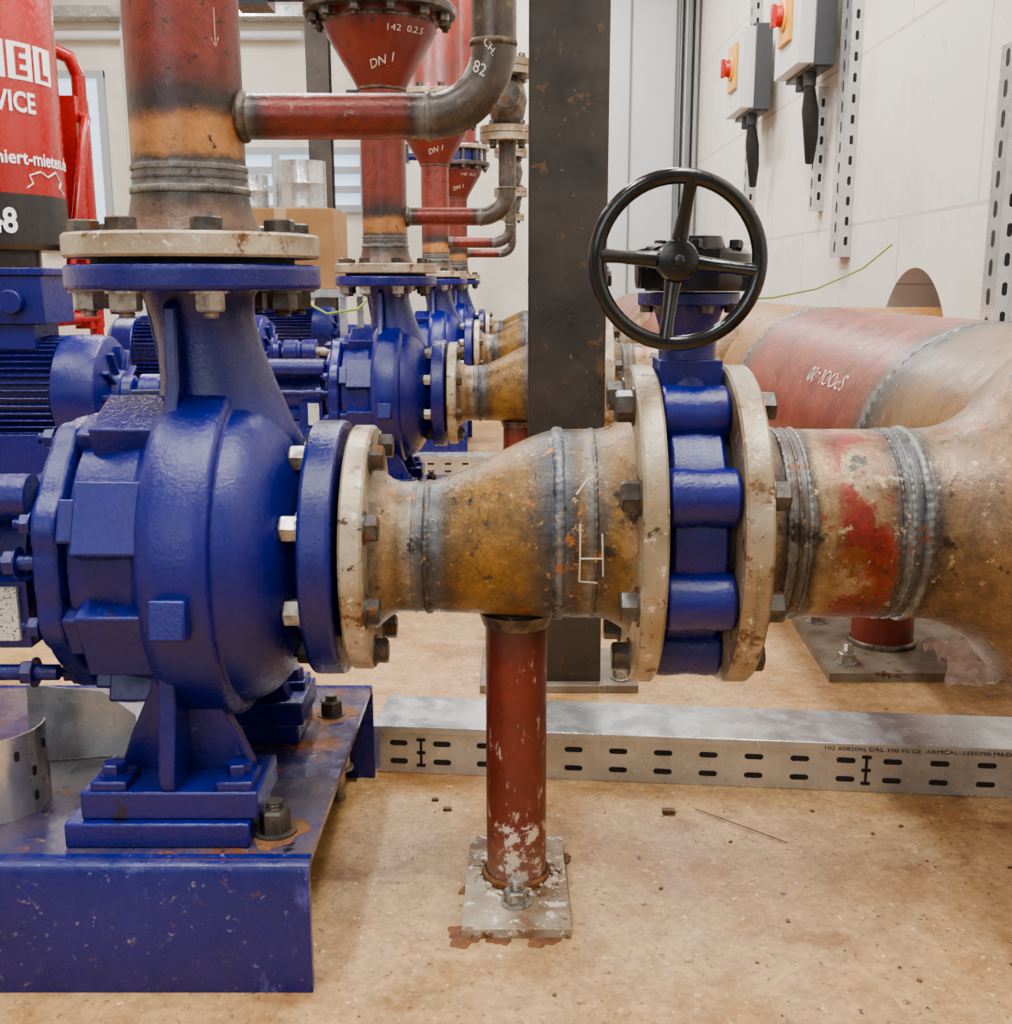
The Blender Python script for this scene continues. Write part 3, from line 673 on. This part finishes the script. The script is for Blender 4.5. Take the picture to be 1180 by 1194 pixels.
m=MB(); m.sweep([(1.28,3.9,.88),(1.2,3.95,.80),(1.05,3.98,.73),(.9,3.98,.70),(.8,3.98,.695)],.0035,GY,8); put('earth_wire',m.mesh('earth_wire'))
m=MB(); m.sweep([(-.62,5.0,.80),(-.60,4.9,.72),(-.68,4.85,.64),(-.82,4.9,.62),(-.95,5.0,.68)],.005,GY,8); put('earth_wire',m.mesh('earth_wire'))

# ------------------------------------------------------------------ red tank unit on the left
TRED=mk('tank_red_paint',lin(150,14,28),lin(138,12,25),3,.25); TBLK=mk('tank_black_band',lin(22,22,24),None,rough=.35)
tcx,tcy,tR=-1.93,4.0,.35
m=MB()
m.lathe('Z',(tcx,tcy,0),[(.86,.2),(.86,.33),(.88,tR),(1.04,tR)],TBLK,96); m.lathe('Z',(tcx,tcy,0),[(1.04,tR),(2.35,tR),(2.45,.30),(2.5,.1)],TRED,96)
for (x,y) in ((-1.62,4.36),(-2.30,4.36),(-2.30,3.66)): m.cyl((x,y,0),(x,y,1.50),.026,TRED)
m.cyl((-1.70,3.80,0),(-1.70,3.80,.62),.026,TRED)
m.sweep([(-1.62,4.36,1.50),(-1.64,4.34,1.56),(-1.72,4.26,1.60),(-1.80,4.2,1.60)],.026,TRED,16)
m.sweep([(-1.62,4.36,1.36),(-1.58,4.30,1.34),(-1.575,4.25,1.28),(-1.60,4.20,1.0),(-1.62,4.15,.80)],.018,TRED,14)
m.box(-1.67,-1.61,4.28,4.42,.58,1.42,TRED)
m.cyl((-2.30,4.36,.62),(-1.62,4.36,.62),.024,TRED); m.cyl((-2.30,3.66,.62),(-1.70,3.80,.62),.024,TRED); m.cyl((-1.70,3.80,.62),(-1.62,4.36,.62),.024,TRED)
m.box(tcx-.34,tcx+.26,tcy-.30,tcy+.34,.60,.64,TBLK); m.lathe('Z',(tcx,tcy,0),[(.64,.25),(.87,.25)],TBLK,48)
tank=m.mesh('tank',35)
def tm(z,aend,sx=1.0):
    return lambda x,y:(tcx+(tR+.004)*math.sin(math.radians(aend)+x*sx/tR),tcy-(tR+.004)*math.cos(math.radians(aend)+x*sx/tR),z+y)
WHT=mk('decal_white',lin(240,240,240),None,rough=.4)
pm=MB(); k=pm.mi(WHT)
A0=29; ST=17.5
for L in range(4):
    a0=math.radians(A0-7.8+ST*L); a1=a0+math.radians(15.6)
    for j in range(4):
        i=len(pm.v)
        for (a,z) in ((a0+(a1-a0)*j/4,1.40),(a0+(a1-a0)*(j+1)/4,1.40),(a0+(a1-a0)*(j+1)/4,1.515),(a0+(a1-a0)*j/4,1.515)):
            pm.v.append(V((tcx+(tR+.002)*math.sin(a),tcy-(tR+.002)*math.cos(a),z)))
        pm.f.append((i,i+1,i+2,i+3)); pm.m.append(k)
parts=[('vessel_and_frame',tank),('decal_panel',pm.mesh('decal_panel'))]
for L,chh in enumerate('ITEL'):
    parts.append(('letter_%d'%(L+1),text_mesh(chh,.118,tm(1.417,A0+ST*L,.85),TRED,'CENTER',.004)))
for i,(t,sz,z,ae,of,sx) in enumerate((('SERVICE',.088,1.30,72,.002,.85),('informiert-mieten.de',.060,1.135,106,.0012,1),('0800-48',.11,.915,54,.003,.9))):
    parts.append(('decal_text_%d'%(i+1),text_mesh(t,sz,tm(z,ae,sx),WHT,'RIGHT',of)))
def tp(a,z): a=math.radians(a); return V((tcx+(tR+.002)*math.sin(a),tcy-(tR+.002)*math.cos(a),z))
gm=MB(); gm.sweep([tp(62,1.06),tp(66,1.075),tp(64,1.10),tp(72,1.115),tp(78,1.10),tp(86,1.12),tp(92,1.09),tp(90,1.07),tp(96,1.05)],.0025,WHT,6)
parts.append(('decal_outline',gm.mesh('decal_outline')))
group('mobile_heating_tank',parts)

# ------------------------------------------------------------------ box, duct pieces on a table
CARD=mk('cardboard',lin(170,132,92),lin(156,118,80),6,.8)
TAPE=mk('packing_tape',lin(190,166,130),None,rough=.3)
m=MB(); m.box(-1.62,-.85,5.75,6.45,.68,.72,GALV)
for x in (-1.60,-.90):
    for y in (5.77,6.40): m.box(x,x+.035,y,y+.035,0,.68,GALV)
put('work_table',m.mesh('work_table'))
m=MB(); m.box(-1.46,-.92,5.80,6.25,.72,1.12,CARD); m.box(-1.22,-1.16,5.797,6.253,.99,1.123,TAPE); m.box(-1.46,-.92,6.02,6.03,1.12,1.1215,SLOT)
put('cardboard_box',m.mesh('cardboard_box'),bevel=.004)
def duct(R,Hh):
    m=MB(); m.lathe('Z',(0,0,0),[(0,R*.97),(0,R),(.01,R+.003),(.02,R),(Hh*.5,R),(Hh*.5+.006,R+.003),(Hh*.5+.012,R),(Hh,R),(Hh,R*.97),(0,R*.97)],GALV,48,False); return m.mesh('duct',35)
put('sheet_metal_duct',duct(.13,.24),None,(-1.12,6.02,1.125)); put('sheet_metal_duct',duct(.085,.17),None,(-1.37,6.0,1.125))

def guard():
    m=MB(); k=m.mi(GALV); n=26
    for j in range(n+1):
        a=math.radians(-150+j*170/n)
        for z in (0,.098):
            m.v.append(V((.062*math.cos(a),.062*math.sin(a),z)))
            m.v.append(V((.060*math.cos(a),.060*math.sin(a),z)))
    for j in range(n):
        a=4*j; b_=4*j+4
        for q in ((a,b_,b_+2,a+2),(a+1,a+3,b_+3,b_+1),(a+2,b_+2,b_+3,a+3),(a,a+1,b_+1,b_)): m.f.append(q); m.m.append(k)
    for j,z in ((20,.02),(20,.05),(23,.075),(17,.075)):
        a=math.radians(-150+j*170/n)
        m.slot((.0625*math.cos(a),.0625*math.sin(a),z),(0,0,1),(-math.sin(a),math.cos(a),0),(math.cos(a),math.sin(a),0),.012,.006)
    return m.mesh('guard',30)
put('coupling_guard',guard(),None,(-.612,1.215,BT+.001))
m=MB(); m.prism([(-.06,0),(.07,0),(.07,.05),(.03,.085),(-.06,.10)],'Y',0,.003,GALV); put('sheet_metal_plate',m.mesh('plate'),None,(-.56,1.34,BT+.001),(math.radians(-8),0,math.radians(12)))

# ------------------------------------------------------------------ crumpled plastic bag
bm=bmesh.new(); bmesh.ops.create_grid(bm,x_segments=90,y_segments=90,size=1)
for v in bm.verts:
    x,y=v.co.x,v.co.y; r=math.sqrt(x*x+y*y); e=max(0,1-r*.75)
    n=abs(mnoise.noise(V((x*3,y*3,1))))*1.0+abs(mnoise.noise(V((x*7+3,y*7,4))))*.6+abs(mnoise.noise(V((x*14,y*14,9))))*.25
    q=1+.22*mnoise.noise(V((x*1.3,y*1.3,7)))
    v.co=V((x*.17*q,y*.12*q,.003+e*.022+n*.060*(.4+e)))
me=bpy.data.meshes.new('bag'); bm.to_mesh(me); bm.free()
me.polygons.foreach_set('use_smooth',[True]*len(me.polygons))
BAG=bpy.data.materials.new('clear_plastic_film'); BAG.use_nodes=True; q=BAG.node_tree.nodes['Principled BSDF']
q.inputs['Base Color'].default_value=lin(205,180,168); q.inputs['Roughness'].default_value=.12; q.inputs['Alpha'].default_value=.5
me.materials.append(BAG); put('plastic_bag',me,None,(.99,2.04,.019),(0,0,math.radians(-8)))
# floor debris
m=MB(); CH=mk('debris_chips',lin(120,92,64),lin(84,60,40),40,.8)
for i in range(46):
    x=random.uniform(-.2,.75); y=random.uniform(.95,1.50)
    if abs(x)<.08 and y>1.1: continue
    s=random.choice((.0010,.0014,.0022)); mm=Matrix.Translation((x,y,s*.4))@Matrix.Rotation(random.uniform(0,3),4,'Z')
    m.box(-s*random.uniform(.8,2),s,-s,s*random.uniform(.6,1.6),-s*.4,s*.5,CH,mm)
for (x,y,s) in ((-.10,1.50,.006),(-.12,1.53,.005),(.22,1.49,.009)):
    m.box(x-s,x+s,y-s*.6,y+s*.6,0,s*.7,CH)
m.sweep([(.26,1.50,.002),(.31,1.45,.004),(.37,1.40,.002)],.0009,CH,6)
put('floor_debris',m.mesh('floor_debris'))

# ------------------------------------------------------------------ lighting
def area(name,loc,sx,sy,power,col=(1,.995,.985),rot=(0,0,0)):
    l=bpy.data.lights.new(name,'AREA'); l.shape='RECTANGLE'; l.size=sx; l.size_y=sy; l.energy=power; l.color=col
    o=bpy.data.objects.new(name,l); o.location=loc; o.rotation_euler=rot; link(o)
TUBE=bpy.data.materials.new('lamp_diffuser'); TUBE.use_nodes=True
e=TUBE.node_tree.nodes['Principled BSDF']; e.inputs['Emission Color'].default_value=(1,.98,.95,1); e.inputs['Emission Strength'].default_value=3
for i,(x,y) in enumerate(((-.9,.6),(.55,.9),(-.9,3.6),(.4,4.2),(-2.6,2.2),(-2.4,6.4),(0,6.9))):
    area('ceiling_lamp_light',(x,y,3.12),.20,1.6,(86,100,92,94,66,104,108)[i])
    m=MB(); m.box(x-.17,x+.17,y-.8,y+.8,3.16,3.20,TUBE); m.box(x-.19,x+.19,y-.82,y+.82,3.20,3.26,LG); put('ceiling_lamp',m.mesh('ceiling_lamp'))
area('rear_area_light',(-1.2,-1.9,1.9),2.2,1.3,36,(.98,.99,1),(math.radians(78),0,math.radians(-15)))  # wide area light behind the camera, aimed into the room; no doorway modelled
w=bpy.data.worlds.new('world'); scene.world=w; w.use_nodes=True
w.node_tree.nodes['Background'].inputs[0].default_value=(.95,.97,1,1); w.node_tree.nodes['Background'].inputs[1].default_value=.32

# ------------------------------------------------------------------ camera
cam=bpy.data.cameras.new('camera'); cam.sensor_width=36; cam.lens=1300*36/1194; cam.shift_x=-12/1194; cam.clip_start=.02
co=bpy.data.objects.new('camera',cam); co.location=(0,0,.75); co.rotation_euler=(math.radians(90-11.6),0,0); link(co); scene.camera=co
